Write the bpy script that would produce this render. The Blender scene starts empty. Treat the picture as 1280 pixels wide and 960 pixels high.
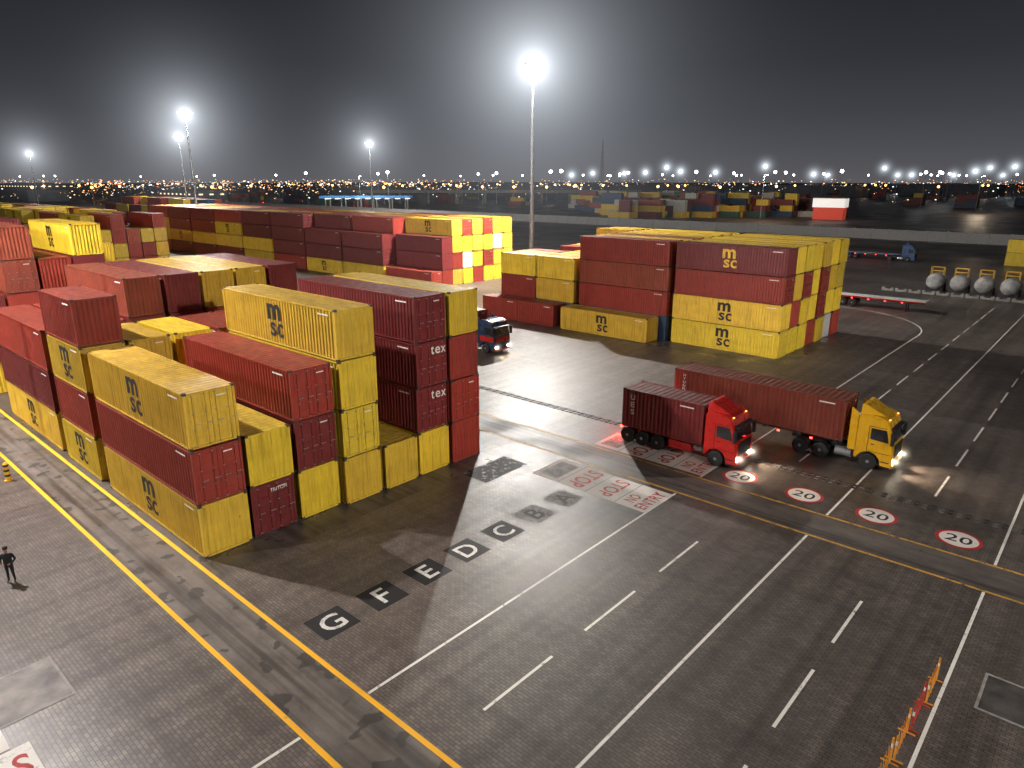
import bpy, bmesh, math, random
from mathutils import Vector, Matrix
random.seed(11)
S = bpy.context.scene
COL = S.collection
S.view_settings.view_transform = 'Standard'
try:
    S.view_settings.look = 'None'
except Exception:
    pass
S.view_settings.exposure = 0

# ------------------------------------------------------------------ materials
def newmat(name):
    m = bpy.data.materials.new(name); m.use_nodes = True
    nt = m.node_tree
    return m, nt, nt.nodes['Principled BSDF'], nt.nodes['Material Output']

def N(nt, t, **kw):
    n = nt.nodes.new(t)
    for k, v in kw.items():
        setattr(n, k, v)
    return n

def ramp(nt, fac, stops):
    r = N(nt, 'ShaderNodeValToRGB')
    e = r.color_ramp.elements
    while len(e) < len(stops): e.new(0.5)
    for i, (p, c) in enumerate(stops):
        e[i].position = p
        e[i].color = (c, c, c, 1) if not isinstance(c, (tuple, list)) else (*c, 1)
    nt.links.new(fac, r.inputs[0])
    return r.outputs[0]

def noise(nt, vec, scale, detail=4, rough=0.55):
    n = N(nt, 'ShaderNodeTexNoise')
    n.inputs['Scale'].default_value = scale
    n.inputs['Detail'].default_value = detail
    n.inputs['Roughness'].default_value = rough
    if vec: nt.links.new(vec, n.inputs['Vector'])
    return n.outputs['Fac']

def mixc(nt, fac, a, b, mode='MIX'):
    n = N(nt, 'ShaderNodeMix'); n.data_type = 'RGBA'; n.blend_type = mode
    for s, v in ((n.inputs[0], fac), (n.inputs[6], a), (n.inputs[7], b)):
        if isinstance(v, (int, float)): s.default_value = v
        elif isinstance(v, tuple): s.default_value = (*v[:3], 1)
        else: nt.links.new(v, s)
    return n.outputs[2]

def math_(nt, op, a, b=None, clamp=False):
    n = N(nt, 'ShaderNodeMath', operation=op); n.use_clamp = clamp
    for i, v in enumerate((a, b)):
        if v is None: continue
        if isinstance(v, (int, float)): n.inputs[i].default_value = v
        else: nt.links.new(v, n.inputs[i])
    return n.outputs[0]

def objvec(nt, scale=(1, 1, 1), rnd=True):
    tc = N(nt, 'ShaderNodeTexCoord')
    mp = N(nt, 'ShaderNodeMapping'); mp.inputs['Scale'].default_value = scale
    nt.links.new(tc.outputs['Object'], mp.inputs['Vector'])
    if rnd:
        oi = N(nt, 'ShaderNodeObjectInfo')
        va = N(nt, 'ShaderNodeVectorMath', operation='MULTIPLY_ADD')
        nt.links.new(oi.outputs['Location'], va.inputs[0])
        va.inputs[1].default_value = (1.37, 1.71, 2.3)
        nt.links.new(tc.outputs['Object'], va.inputs[2])
        nt.links.new(va.outputs[0], mp.inputs['Vector'])
    return mp.outputs['Vector']

def mat_simple(name, col, rough=0.6, metal=0.0, emit=None, es=0.0, var=0.25, nscale=3.0):
    m, nt, p, o = newmat(name)
    v = objvec(nt)
    f = noise(nt, v, nscale)
    c = mixc(nt, ramp(nt, f, [(0.3, 0.0), (0.7, 1.0)]), tuple(x * (1 - var) for x in col), tuple(min(1, x * (1 + var)) for x in col))
    nt.links.new(c, p.inputs['Base Color'])
    p.inputs['Roughness'].default_value = rough
    p.inputs['Metallic'].default_value = metal
    if emit:
        p.inputs['Emission Color'].default_value = (*emit, 1)
        p.inputs['Emission Strength'].default_value = es
    return m

def mat_paint(name, col, rough=0.46, dirt=1.0):
    m, nt, p, o = newmat(name)
    base = N(nt, 'ShaderNodeRGB'); base.outputs[0].default_value = (*col, 1)
    oi = N(nt, 'ShaderNodeObjectInfo')
    c = mixc(nt, 1.0, base.outputs[0], oi.outputs['Color'], 'MULTIPLY')
    dark = mixc(nt, 1.0, c, (0.45, 0.40, 0.40), 'MULTIPLY')
    fade = ramp(nt, noise(nt, objvec(nt, (0.5, 0.5, 0.9)), 1.3, 3), [(0.35, 0.0), (0.75, 1.0)])
    c = mixc(nt, math_(nt, 'MULTIPLY', fade, 0.35 * dirt), c, dark)
    st = ramp(nt, noise(nt, objvec(nt, (6, 6, 0.4)), 1.0, 5, 0.6), [(0.5, 0.0), (0.78, 1.0)])
    c = mixc(nt, math_(nt, 'MULTIPLY', st, 0.65 * dirt), c, mixc(nt, 0.6, dark, (0.05, 0.03, 0.015)))
    ru = ramp(nt, noise(nt, objvec(nt, (1, 1, 0.6)), 3.5, 8, 0.7), [(0.65, 0.0), (0.70, 1.0)])
    c = mixc(nt, math_(nt, 'MULTIPLY', ru, 0.75 * dirt), c, (0.08, 0.028, 0.012))
    # grime along the seams at the bottom and top rails
    tc = N(nt, 'ShaderNodeTexCoord'); s2 = N(nt, 'ShaderNodeSeparateXYZ'); nt.links.new(tc.outputs['Object'], s2.inputs[0])
    g = N(nt, 'ShaderNodeNewGeometry'); sp = N(nt, 'ShaderNodeSeparateXYZ')
    nt.links.new(g.outputs['Normal'], sp.inputs[0])
    up = ramp(nt, sp.outputs['Z'], [(0.6, 0.0), (0.85, 1.0)])
    rd = ramp(nt, noise(nt, objvec(nt, (0.6, 1.4, 1)), 1.4, 6, 0.65), [(0.34, 0.35), (0.66, 1.0)])
    c = mixc(nt, math_(nt, 'MULTIPLY', math_(nt, 'MULTIPLY', up, rd), 0.75 * dirt), c, mixc(nt, 0.4, dark, (0.09, 0.065, 0.045)))
    nt.links.new(c, p.inputs['Base Color'])
    rr = ramp(nt, noise(nt, objvec(nt), 2.0, 4), [(0.3, rough - 0.14), (0.7, rough + 0.15)])
    nt.links.new(rr, p.inputs['Roughness'])
    p.inputs['Specular IOR Level'].default_value = .45
    bp = N(nt, 'ShaderNodeBump'); bp.inputs['Strength'].default_value = .25 * dirt; bp.inputs['Distance'].default_value = .03
    nt.links.new(noise(nt, objvec(nt), 1.1, 3), bp.inputs['Height']); nt.links.new(bp.outputs[0], p.inputs['Normal'])
    return m

def mat_worn(name, col, under=(0.05, 0.047, 0.045), wear=0.5):
    m, nt, p, o = newmat(name)
    v = objvec(nt)
    f = ramp(nt, noise(nt, v, 2.2, 9, 0.75), [(wear - 0.06, 0.0), (wear + 0.06, 1.0)])
    f2 = ramp(nt, noise(nt, v, 0.5, 3), [(0.3, 0.6), (0.7, 1.0)])
    c = mixc(nt, f2, tuple(x * 0.65 for x in col), col)
    c = mixc(nt, math_(nt, 'MULTIPLY', f, 0.8), c, under)
    nt.links.new(c, p.inputs['Base Color'])
    p.inputs['Roughness'].default_value = 0.65
    p.inputs['Specular IOR Level'].default_value = .3
    return m

def mat_emit(name, col, s):
    m, nt, p, o = newmat(name)
    e = N(nt, 'ShaderNodeEmission'); e.inputs[0].default_value = (*col, 1); e.inputs[1].default_value = s
    nt.links.new(e.outputs[0], o.inputs['Surface'])
    return m

PAINT = {
    'Y': mat_paint('yellow_paint', (0.72, 0.51, 0.035)),
    'y': mat_paint('ochre_paint', (0.64, 0.42, 0.04)),
    'R': mat_paint('red_oxide_paint', (0.29, 0.036, 0.022)),
    'D': mat_paint('dark_red_paint', (0.165, 0.021, 0.021)),
    'O': mat_paint('brown_red_paint', (0.29, 0.058, 0.03)),
    'B': mat_paint('dark_blue_paint', (0.02, 0.05, 0.12)),
    'G': mat_paint('green_paint', (0.03, 0.09, 0.065)),
    'W': mat_paint('white_paint_container', (0.5, 0.5, 0.46)),
}
M_BLACK = mat_simple('black_lettering', (0.008, 0.008, 0.008), 0.6)
M_WHITEL = mat_simple('white_lettering', (0.7, 0.68, 0.62), 0.6, var=0.1)
M_YELL = mat_simple('yellow_lettering', (0.7, 0.45, 0.04), 0.5)
M_STEEL = mat_simple('galvanised_steel', (0.32, 0.33, 0.34), 0.4, 0.7)
M_CAST = mat_simple('corner_casting_dark', (0.05, 0.03, 0.022), 0.6)
M_DARK = mat_simple('chassis_black', (0.02, 0.02, 0.022), 0.5)
M_RUB = mat_simple('tyre_rubber', (0.018, 0.018, 0.018), 0.8)
M_RIM = mat_simple('rim_metal', (0.35, 0.35, 0.36), 0.35, 0.6)
M_GLASS = mat_simple('dark_glass', (0.015, 0.018, 0.022), 0.06)
M_CONC = mat_simple('concrete', (0.26, 0.25, 0.235), 0.85, nscale=0.6)
M_HEAD = mat_emit('headlight_lit', (1.0, 0.9, 0.72), 45)
M_TAIL = mat_emit('tail_light_lit', (1.0, 0.03, 0.02), 25)
M_AMB = mat_emit('marker_light_amber', (1.0, 0.35, 0.05), 6)
M_LAMP = mat_emit('floodlight_lit', (1.0, 0.97, 0.93), 120)
M_FLW = mat_emit('far_lamp_white', (0.92, 0.96, 1.0), 18)
M_FLO = mat_emit('far_lamp_orange', (1.0, 0.45, 0.13), 8)

# ------------------------------------------------------------------ mesh builder
class MB:
    def __init__(s): s.v = []; s.f = []; s.m = []
    def face(s, pts, mi=0):
        b = len(s.v); s.v += [tuple(p) for p in pts]; s.f.append(tuple(range(b, b + len(pts)))); s.m.append(mi)
    def box(s, a, b, mi=0):
        x0, y0, z0 = a; x1, y1, z1 = b; n = len(s.v)
        s.v += [(x0,y0,z0),(x1,y0,z0),(x1,y1,z0),(x0,y1,z0),(x0,y0,z1),(x1,y0,z1),(x1,y1,z1),(x0,y1,z1)]
        for q in ((3,2,1,0),(4,5,6,7),(0,1,5,4),(1,2,6,5),(2,3,7,6),(3,0,4,7)):
            s.f.append(tuple(n + i for i in q)); s.m.append(mi)
    def cyl(s, p0, p1, r0, r1=None, seg=16, mi=0, caps=True):
        r1 = r0 if r1 is None else r1
        p0 = Vector(p0); p1 = Vector(p1); d = (p1 - p0).normalized()
        u = d.orthogonal().normalized(); w = d.cross(u); n = len(s.v)
        for p, r in ((p0, r0), (p1, r1)):
            for i in range(seg):
                a = 2 * math.pi * i / seg
                s.v.append(tuple(p + u * (r * math.cos(a)) + w * (r * math.sin(a))))
        for i in range(seg):
            j = (i + 1) % seg
            s.f.append((n + i, n + j, n + seg + j, n + seg + i)); s.m.append(mi)
        if caps:
            s.f.append(tuple(n + i for i in reversed(range(seg)))); s.m.append(mi)
            s.f.append(tuple(n + seg + i for i in range(seg))); s.m.append(mi)
    def lathe(s, prof, axis='Y', c=(0, 0, 0), seg=24, mi=0):
        n = len(s.v); k = len(prof)
        for (a, r) in prof:
            for i in range(seg):
                t = 2 * math.pi * i / seg
                if axis == 'Y': s.v.append((c[0] + r * math.cos(t), c[1] + a, c[2] + r * math.sin(t)))
                else: s.v.append((c[0] + r * math.cos(t), c[1] + r * math.sin(t), c[2] + a))
        for q in range(k - 1):
            for i in range(seg):
                j = (i + 1) % seg
                s.f.append((n + q * seg + i, n + q * seg + j, n + (q + 1) * seg + j, n + (q + 1) * seg + i)); s.m.append(mi)
        s.f.append(tuple(n + i for i in range(seg))); s.m.append(mi)
        s.f.append(tuple(n + (k - 1) * seg + i for i in range(seg))); s.m.append(mi)
    def prism(s, prof, y0, y1, mi=0):
        n = len(s.v); k = len(prof)
        s.v += [(x, y0, z) for x, z in prof] + [(x, y1, z) for x, z in prof]
        s.f.append(tuple(range(n, n + k))); s.m.append(mi)
        s.f.append(tuple(n + k + i for i in reversed(range(k)))); s.m.append(mi)
        for i in range(k):
            j = (i + 1) % k
            s.f.append((n + j, n + i, n + k + i, n + k + j)); s.m.append(mi)
    def mesh(s, name, mats, bevel=0.0, smooth=False, recalc=True, seg=2):
        me = bpy.data.meshes.new(name); me.from_pydata(s.v, [], s.f)
        for m in mats: me.materials.append(m)
        me.polygons.foreach_set('material_index', s.m)
        if recalc or bevel:
            bm = bmesh.new(); bm.from_mesh(me)
            bmesh.ops.recalc_face_normals(bm, faces=bm.faces[:])
            if bevel:
                ed = [e for e in bm.edges if len(e.link_faces) == 2 and e.calc_face_angle(0) > 0.5]
                bmesh.ops.bevel(bm, geom=ed, offset=bevel, segments=seg, affect='EDGES', clamp_overlap=True)
            bm.to_mesh(me); bm.free()
        if smooth:
            me.polygons.foreach_set('use_smooth', [True] * len(me.polygons))
            try: me.set_sharp_from_angle(angle=0.6)
            except Exception: pass
        me.update()
        return me

def ob(name, data, parent=None, loc=(0, 0, 0), rot=(0, 0, 0), **props):
    o = bpy.data.objects.new(name, data); COL.objects.link(o)
    o.location = loc; o.rotation_euler = rot
    if parent: o.parent = parent
    for k, v in props.items(): o[k] = v
    return o

_txt = {}
def text_data(body, h, bold=0.0, w=None):
    key = (body, h, bold, w)
    if key in _txt: return _txt[key]
    cu = bpy.data.curves.new('t', 'FONT'); cu.body = body; cu.size = 1.0; cu.offset = bold
    cu.align_x = 'CENTER'; cu.resolution_u = 3; cu.space_line = 0.85
    if bold: cu.space_character = 1.0 + bold * 3
    o = bpy.data.objects.new('t', cu); COL.objects.link(o)
    dg = bpy.context.evaluated_depsgraph_get(); dg.update()
    me = bpy.data.meshes.new_from_object(o.evaluated_get(dg))
    vs = [v.co.copy() for v in me.vertices]; fs = [tuple(p.vertices) for p in me.polygons]
    bpy.data.objects.remove(o); bpy.data.meshes.remove(me)
    x0 = min(v.x for v in vs); x1 = max(v.x for v in vs); y0 = min(v.y for v in vs); y1 = max(v.y for v in vs)
    sy = h / (y1 - y0); sx = sy if w is None else w / (x1 - x0)
    vs = [((v.x - (x0 + x1) / 2) * sx, (v.y - (y0 + y1) / 2) * sy, 0.0) for v in vs]
    _txt[key] = (vs, fs); return _txt[key]

def text_mesh(parts, mat, name='lettering'):
    mb = MB()
    for (body, h, bold, w, dx, dy) in parts:
        vs, fs = text_data(body, h, bold, w); b = len(mb.v)
        mb.v += [(v[0] + dx, v[1] + dy, 0) for v in vs]
        for f in fs: mb.f.append(tuple(b + i for i in f)); mb.m.append(0)
    return mb.mesh(name, [mat], recalc=False)

LOGO_MSC = [('m', 0.94, 0.03, 1.45, -.06, 0.53), ('s', 0.84, 0.018, .66, -.26, -0.5), ('c', 0.84, 0.018, .66, .52, -0.5)]
LOGOS = {
    'msc_black': text_mesh(LOGO_MSC, M_BLACK), 'msc_yellow': text_mesh(LOGO_MSC, M_YELL),
    'tex': text_mesh([('t', .52, .012, .26, -.42, .03), ('e', .42, .008, .4, 0, -.02), ('x', .4, .012, .4, .46, -.03)], M_WHITEL),
    'triton': text_mesh([('TRITON', 0.2, 0.008, .95, 0, 0)], M_WHITEL),
    'cai': text_mesh([('CAI', 0.42, 0.01, 1.0, 0, 0)], M_WHITEL),
    'ues': text_mesh([('U', .38, .01, .34, 0, .78), ('E', .38, .01, .3, 0, .26), ('S', .38, .01, .3, 0, -.26)], M_WHITEL),
    'hyundai': text_mesh([(c, .2, .008, .2, 0, .9 - .27 * i) for i, c in enumerate('HYUNDAI')], M_WHITEL),
}

# ------------------------------------------------------------------ container parts
HC = 2.78; W2 = 1.22
def corr(a0, a1, out, inn, period=0.278):
    n = max(1, round((a1 - a0) / period)); p = (a1 - a0) / n; pts = []
    for i in range(n):
        b = a0 + i * p
        pts += [(b, out), (b + .27 * p, out), (b + .5 * p, inn), (b + .77 * p, inn)]
    pts.append((a1, out)); return pts

_cm = {}
def cont_meshes(L, key):
    if (L, key) in _cm: return _cm[(L, key)]
    P = PAINT[key]; h = L / 2
    b = MB()
    for sgn in (-1, 1):
        pts = corr(-h + .13, h - .13, sgn * 1.205, sgn * 1.150, .30)
        for (x0, y0), (x1, y1) in zip(pts, pts[1:]):
            b.face([(x0, y0, .14), (x1, y1, .14), (x1, y1, HC - .1), (x0, y0, HC - .1)][::(1 if sgn < 0 else -1)])
    pts = corr(-h + .1, h - .1, HC - .035, HC - .06, 0.42)
    for (x0, z0), (x1, z1) in zip(pts, pts[1:]):
        b.face([(x0, -1.17, z0), (x1, -1.17, z1), (x1, 1.17, z1), (x0, 1.17, z0)])
    pts = corr(-1.1, 1.1, -h + .02, -h + .07, 0.26)
    for (y0, x0), (y1, x1) in zip(pts, pts[1:]):
        b.face([(x1, y1, .14), (x0, y0, .14), (x0, y0, HC - .1), (x1, y1, HC - .1)])
    b.box((-h + .1, -1.14, .12), (h - .1, 1.14, .16))
    body = b.mesh('wall', [P], recalc=False)
    f = MB()
    for sx in (-1, 1):
        for sy in (-1, 1):
            x = sx * h; y = sy * W2
            f.box((min(x, x - sx * .13), min(y, y - sy * .12), .12), (max(x, x - sx * .13), max(y, y - sy * .12), HC - .12))
            for z in (0, HC - .12):
                f.box((min(x + sx * .003, x - sx * .178), min(y + sy * .003, y - sy * .162), z), (max(x + sx * .003, x - sx * .178), max(y + sy * .003, y - sy * .162), z + .12), 1)
    for sy in (-1, 1):
        a, c = sorted((sy * W2, sy * (W2 - .08)))
        f.box((-h + .18, a, .04), (h - .18, c, .15)); f.box((-h + .18, a, HC - .11), (h - .18, c, HC - .03))
    for sx in (-1, 1):
        a, c = sorted((sx * h, sx * (h - .1)))
        f.box((a, -W2 + .165, .04), (c, W2 - .165, .15)); f.box((a, -W2 + .165, HC - .13), (c, W2 - .165, HC - .03))
    frame = f.mesh('frame', [P, M_CAST])
    d = MB()
    d.box((-.05, -.54, .16), (-.015, .54, HC - .14))
    for i in range(5):
        z = .26 + i * .49
        d.box((-.015, -.46, z), (.004, .46, z + .3))
    for y in (-.3, .3):
        d.cyl((.035, y, .08), (.035, y, HC - .06), .017, seg=6, mi=0)
        for z in (.12, .9, 1.7, HC - .2): d.box((-.012, y - .05, z), (.05, y + .05, z + .05), 1)
        d.box((.03, y, 1.18), (.055, y + .3, 1.22), 1)
    door = d.mesh('door', [P, M_STEEL])
    mk = []
    for sgn in (-1, 1):
        k = MB(); yy = sgn * 1.2145
        x = h - 1.7 if sgn < 0 else -h + .6
        k.face([(x, yy, HC - .4), (x + 1.0, yy, HC - .4), (x + 1.0, yy, HC - .32), (x, yy, HC - .32)])
        mk.append(k.mesh('marking', [M_WHITEL], recalc=False))
    k = MB(); k.face([(h + .0075, .3, HC - .42), (h + .0075, .75, HC - .42), (h + .0075, .75, HC - .36), (h + .0075, .3, HC - .36)])
    mark2 = k.mesh('marking', [M_WHITEL], recalc=False)
    _cm[(L, key)] = (body, frame, door, mk, mark2)
    return _cm[(L, key)]

CNAME = {'Y': 'yellow', 'y': 'ochre', 'R': 'red', 'D': 'maroon', 'O': 'brick-red', 'B': 'dark blue', 'G': 'green', 'W': 'white'}
def container(xf, y0, z0, L, key, logo=None, flip=False, where='in the yard', shade=None):
    body, frame, door, mk, mark2 = cont_meshes(L, key)
    h = L / 2; c = Vector((xf - h, y0 + W2, z0))
    s = shade or random.uniform(.78, 1.12); colr = (s, s * random.uniform(.94, 1.02), s * random.uniform(.9, 1.05), 1)
    root = ob('shipping_container', body, None, c, (0, 0, math.pi if flip else 0))
    size = 'long' if L > 8 else 'short'
    lg = ' with black lettering' if logo == 'msc_black' else (' with lettering' if logo else '')
    root['label'] = f"{CNAME[key]} {size} container{lg} {where}"
    root['category'] = 'shipping container'; root['group'] = 'shipping containers in the yard'
    root.color = colr
    parts = [ob('frame', frame, root), ob('door', door, root, (h, -.548, 0)), ob('door', door, root, (h, .548, 0), (0, 0, 0)), ob('marking', mk[0], root), ob('marking', mk[1], root)]
    if logo != 'tex': parts.append(ob('marking', mark2, root))
    for o in parts:
        o.color = colr
    if logo in ('msc_black', 'msc_yellow'):
        ob('logo', LOGOS[logo], root, (0, -1.214, 1.4), (math.pi / 2, 0, 0))
        ob('logo', LOGOS[logo], root, (0, 1.214, 1.4), (math.pi / 2, 0, math.pi))
    elif logo == 'tex':
        ob('logo', LOGOS[logo], root, (h + .06, .45, 2.2), (math.pi / 2, 0, math.pi / 2))
    elif logo == 'triton':
        ob('logo', LOGOS[logo], root, (h + .06, .3, 2.33), (math.pi / 2, 0, math.pi / 2))
    elif logo == 'cai':
        ob('logo', LOGOS[logo], root, (-h + 1.1, -1.214, 2.2), (math.pi / 2, 0, 0))
    elif logo in ('ues', 'hyundai'):
        ob('logo', LOGOS[logo], root, (-h + .8, -1.214, 1.45), (math.pi / 2, 0, 0))
    return root

# ------------------------------------------------------------------ yard stacks
CONT = []
def block(y0, pitch, bays, where, shift=None):
    Hh = {(bi, c): len(st) for bi, (xf, L, cols) in enumerate(bays) for c, st in enumerate(cols)}
    for bi, (xf, L, cols) in enumerate(bays):
        for c, st in enumerate(cols):
            jx = random.uniform(-.12, .12) + (shift[c] if shift else 0)
            for l, code in enumerate(st):
                key = code[0]; logo = {'l': 'msc_black', 't': 'tex', 'm': 'msc_yellow', 'c': 'cai', 'i': 'triton'}.get(code[1:2])
                if key == 'Y' and logo is None and L > 8 and random.random() < .45 and code[1:2] != '-': logo = 'msc_black'
                if key == 'Y' and random.random() < .2: key = 'y'
                exposed = l == len(st) - 1 or Hh.get((bi, c - 1), 0) <= l or Hh.get((bi - 1, c), 0) <= l
                y = y0 + c * pitch + random.uniform(-.04, .04); x = xf + jx + random.uniform(-.07, .07)
                dist = math.hypot(x - L / 2, y)
                CONT.append((not exposed, dist, x, y, l * (HC + .012), L, key, logo, code[1:2] in ('t', 'i', 'd'), where))

def rnd(n, w='YYYRRDO'):
    return [random.choice(w) for _ in range(n)]
bays = [
    (-31.0, 12.19, [['Yl', 'R', 'Yl'], ['Di', 'Y-'], ['Y-', 'D', 'Rd'], ['Y-', 'Y-', 'Y-', 'Yl'], ['Y-'], ['Y-', 'Dt', 'Dt', 'D'], ['R', 'R', 'R', 'Y-']]),
    (-44.5, 6.06, [['Yl', 'R', 'Yl', 'R'], ['Y', 'R', 'Y'], ['R', 'Y', 'Y'], rnd(3), rnd(3), rnd(3), rnd(3)]),
    (-51.8, 12.19, [['Yl', 'D', 'R'], ['Y', 'R', 'R'], ['R', 'Y', 'D', 'O'], ['R', 'D', 'D', 'D'], ['Y', 'R', 'R', 'Y-'], ['R', 'R', 'Y', 'Y-'], ['Y', 'D', 'R', 'D']]),
    (-70.7, 12.19, [['Yl', 'R', 'D'], ['R', 'Y', 'R', 'O', 'O'], ['Y', 'R', 'D', 'R'], ['R', 'Y', 'R', 'D', 'Yl'], rnd(3), rnd(3), rnd(3)]),
    (-84, 12.19, [rnd(4), rnd(4), rnd(5), rnd(4), rnd(3), rnd(4), rnd(3)]),
    (-97, 12.19, [rnd(4), rnd(4), rnd(3), rnd(4), rnd(4), rnd(3), rnd(3)]),
    (-110, 12.19, [rnd(2), rnd(4), rnd(3), rnd(4), rnd(3), rnd(4), rnd(4)]),
    (-123, 12.19, [rnd(4), rnd(3), rnd(4), rnd(4), rnd(4), rnd(4), rnd(2)]),
]
block(12.3, 2.69, bays, 'stacked beside the crane runway', [0, 0, .1, .4, .3, .45, .4])
bays = [
    (-25.5, 12.19, [[], ['Yl', 'Yl', 'R', 'Dm'], ['Y', 'R', 'Y', 'Y'], ['Y', 'Y', 'R', 'Y'], ['R', 'Y', 'Y', 'Y'], ['Y', 'R', 'R', 'Y'], ['W', 'Y', 'Y', 'Y'], ['R', 'Y', 'Y', 'Y']]),
    (-38.6, 12.19, [['Yl'], ['B', 'R', 'O', 'R'], rnd(3) + ['Y-'], rnd(3) + ['R'], rnd(3) + ['Y-'], rnd(3) + ['Y-'], rnd(3) + ['Y-'], rnd(3) + ['Y-']]),
    (-51.6, 6.06, [['R'], ['B', 'Y', 'Y'], ['R', 'Y', 'Y'], rnd(2) + ['Y'], rnd(2) + ['Y'], rnd(3), rnd(3) + ['Y'], rnd(3) + ['Y']]),
    (-57.9, 6.06, [['Rc'], ['R', 'R', 'Y'], ['R', 'R', 'Y'], rnd(3), rnd(2), rnd(2), rnd(3), rnd(3)]),
]
block(66.6, 2.62, bays, 'stacked across the wet road', [-.9, 0, 0, 0, 0, 0, 0, 0])
bays = []
for i in range(9):
    if i == 0: cols = [['R'], ['R', 'D', 'D'], ['Y', 'R', 'Y', 'Yl'], ['Y', 'W', 'Y', 'R'], ['R', 'Y', 'Y', 'Y'], ['Y', 'R', 'Y', 'R'], ['Y', 'Y', 'W', 'Y'], ['Y', 'Y', 'Y', 'Y']]
    elif i == 1: cols = [['Y', 'D', 'D'], ['R', 'D', 'D', 'R']] + [rnd(4) for _ in range(6)]
    elif i == 2: cols = [['Y', 'D', 'D'], ['R', 'D', 'D', 'D']] + [rnd(4) for _ in range(5)]
    else: cols = [rnd(4, 'YYRDDD')] + [rnd(4) for _ in range(6)]
    bays.append((-88 - 12.7 * i, 12.19, cols))
block(78, 2.55, bays, 'in the stack by the mast')
bays = [(-150 - 12.7 * i, 12.19, [rnd(random.choice((3, 4, 4) if i < 2 else (3, 4)), 'YYYYRRO') for _ in range(6)]) for i in range(9)]
block(45.5, 2.62, bays, 'in a distant floodlit stack')
bays = [(-240 - 12.7 * i, 12.19, [rnd(random.choice((3, 4)), 'YRRDB') for _ in range(5)]) for i in range(7)]
block(110, 2.62, bays, 'in a distant floodlit stack')

CONT.sort(key=lambda t: (t[0], t[1]))
NIND = 290
for t in CONT[:NIND]:
    _, dist, x, y, z, L, key, logo, doorfront, where = t
    flip = (random.random() < .6) and not doorfront
    container(x, y, z, L, key, logo, flip, where)
keys = list(PAINT)
far = MB()
def farbox(x, y, z, L, key):
    far.box((x - L, y, z), (x, y + 2.44, z + HC), keys.index(key))
for t in CONT[NIND:]:
    farbox(t[2], t[3], t[4], t[5], t[6])

def site(e, n): return (.7455 * e - .6665 * n, .6665 * e + .7455 * n)
for r in range(6):
    for k in range(9):
        e = 56 + k * 13.5 - r * 2; n = 340 + r * 24 + k * 1.5
        x, y = site(e, n)
        for c in range(3):
            for l in range(random.choice((1, 2, 3, 3, 4))):
                farbox(x, y + c * 2.6, l * 2.8, random.choice((6.06, 12.19)), random.choice('YRBGDOBDyWY'))
for r in range(70):
    e = random.uniform(-330, 480); n = random.uniform(450, 720)
    x, y = site(e, n)
    if y < 246: continue
    for c in range(random.choice((2, 4))):
        for l in range(random.choice((1, 2, 3))):
            farbox(x, y + c * 2.6, l * 2.8, random.choice((6.06, 12.19)), random.choice('YRBDDOBG'))
ob('container_stacks', far.mesh('container_stacks', [PAINT[k] for k in keys]), kind='stuff', label='far stacks of mixed coloured shipping containers', category='shipping containers')

# ------------------------------------------------------------------ ground
def mat_pavers():
    m, nt, p, o = newmat('block_pavers')
    v = objvec(nt, rnd=False)
    br = N(nt, 'ShaderNodeTexBrick')
    br.inputs['Scale'].default_value = 1.0
    br.inputs['Color1'].default_value = (.165, .134, .114, 1); br.inputs['Color2'].default_value = (.108, .088, .078, 1)
    br.inputs['Mortar'].default_value = (.058, .048, .043, 1)
    br.inputs['Mortar Size'].default_value = .014; br.inputs['Brick Width'].default_value = .28; br.inputs['Row Height'].default_value = .14
    nt.links.new(v, br.inputs['Vector'])
    big = ramp(nt, noise(nt, v, .04, 3, .5), [(.34, 0.62), (.66, 1.15)])
    c = mixc(nt, 1.0, br.outputs['Color'], big, 'MULTIPLY')
    mid = ramp(nt, noise(nt, v, .5, 9, .75), [(.25, 0.7), (.72, 1.2)])
    c = mixc(nt, 1.0, c, mid, 'MULTIPLY')
    w = ramp(nt, noise(nt, objvec(nt, (1.4, .025, 1), False), 1.0, 4, .55), [(.40, 1.1), (.70, .6)])
    c = mixc(nt, 1.0, c, w, 'MULTIPLY')
    w2 = ramp(nt, noise(nt, objvec(nt, (.025, 1.1, 1), False), 1.0, 4, .55), [(.5, 1.0), (.75, .7)])
    c = mixc(nt, 1.0, c, w2, 'MULTIPLY')
    nt.links.new(c, p.inputs['Base Color'])
    damp = ramp(nt, noise(nt, v, .08, 4, .5), [(.36, 0.0), (.66, 1.0)])
    fine = ramp(nt, noise(nt, v, 1.5, 5, .6), [(.3, .0), (.7, .12)])
    r = math_(nt, 'ADD', math_(nt, 'SUBTRACT', .56, math_(nt, 'MULTIPLY', damp, .17)), math_(nt, 'MULTIPLY', fine, -1.0))
    nt.links.new(r, p.inputs['Roughness'])
    p.inputs['Specular IOR Level'].default_value = .48
    b = N(nt, 'ShaderNodeBump'); b.inputs['Strength'].default_value = .35; b.inputs['Distance'].default_value = .012
    hh = math_(nt, 'SUBTRACT', noise(nt, v, 14, 3), br.outputs['Fac'])
    nt.links.new(hh, b.inputs['Height']); nt.links.new(b.outputs[0], p.inputs['Normal'])
    return m
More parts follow.
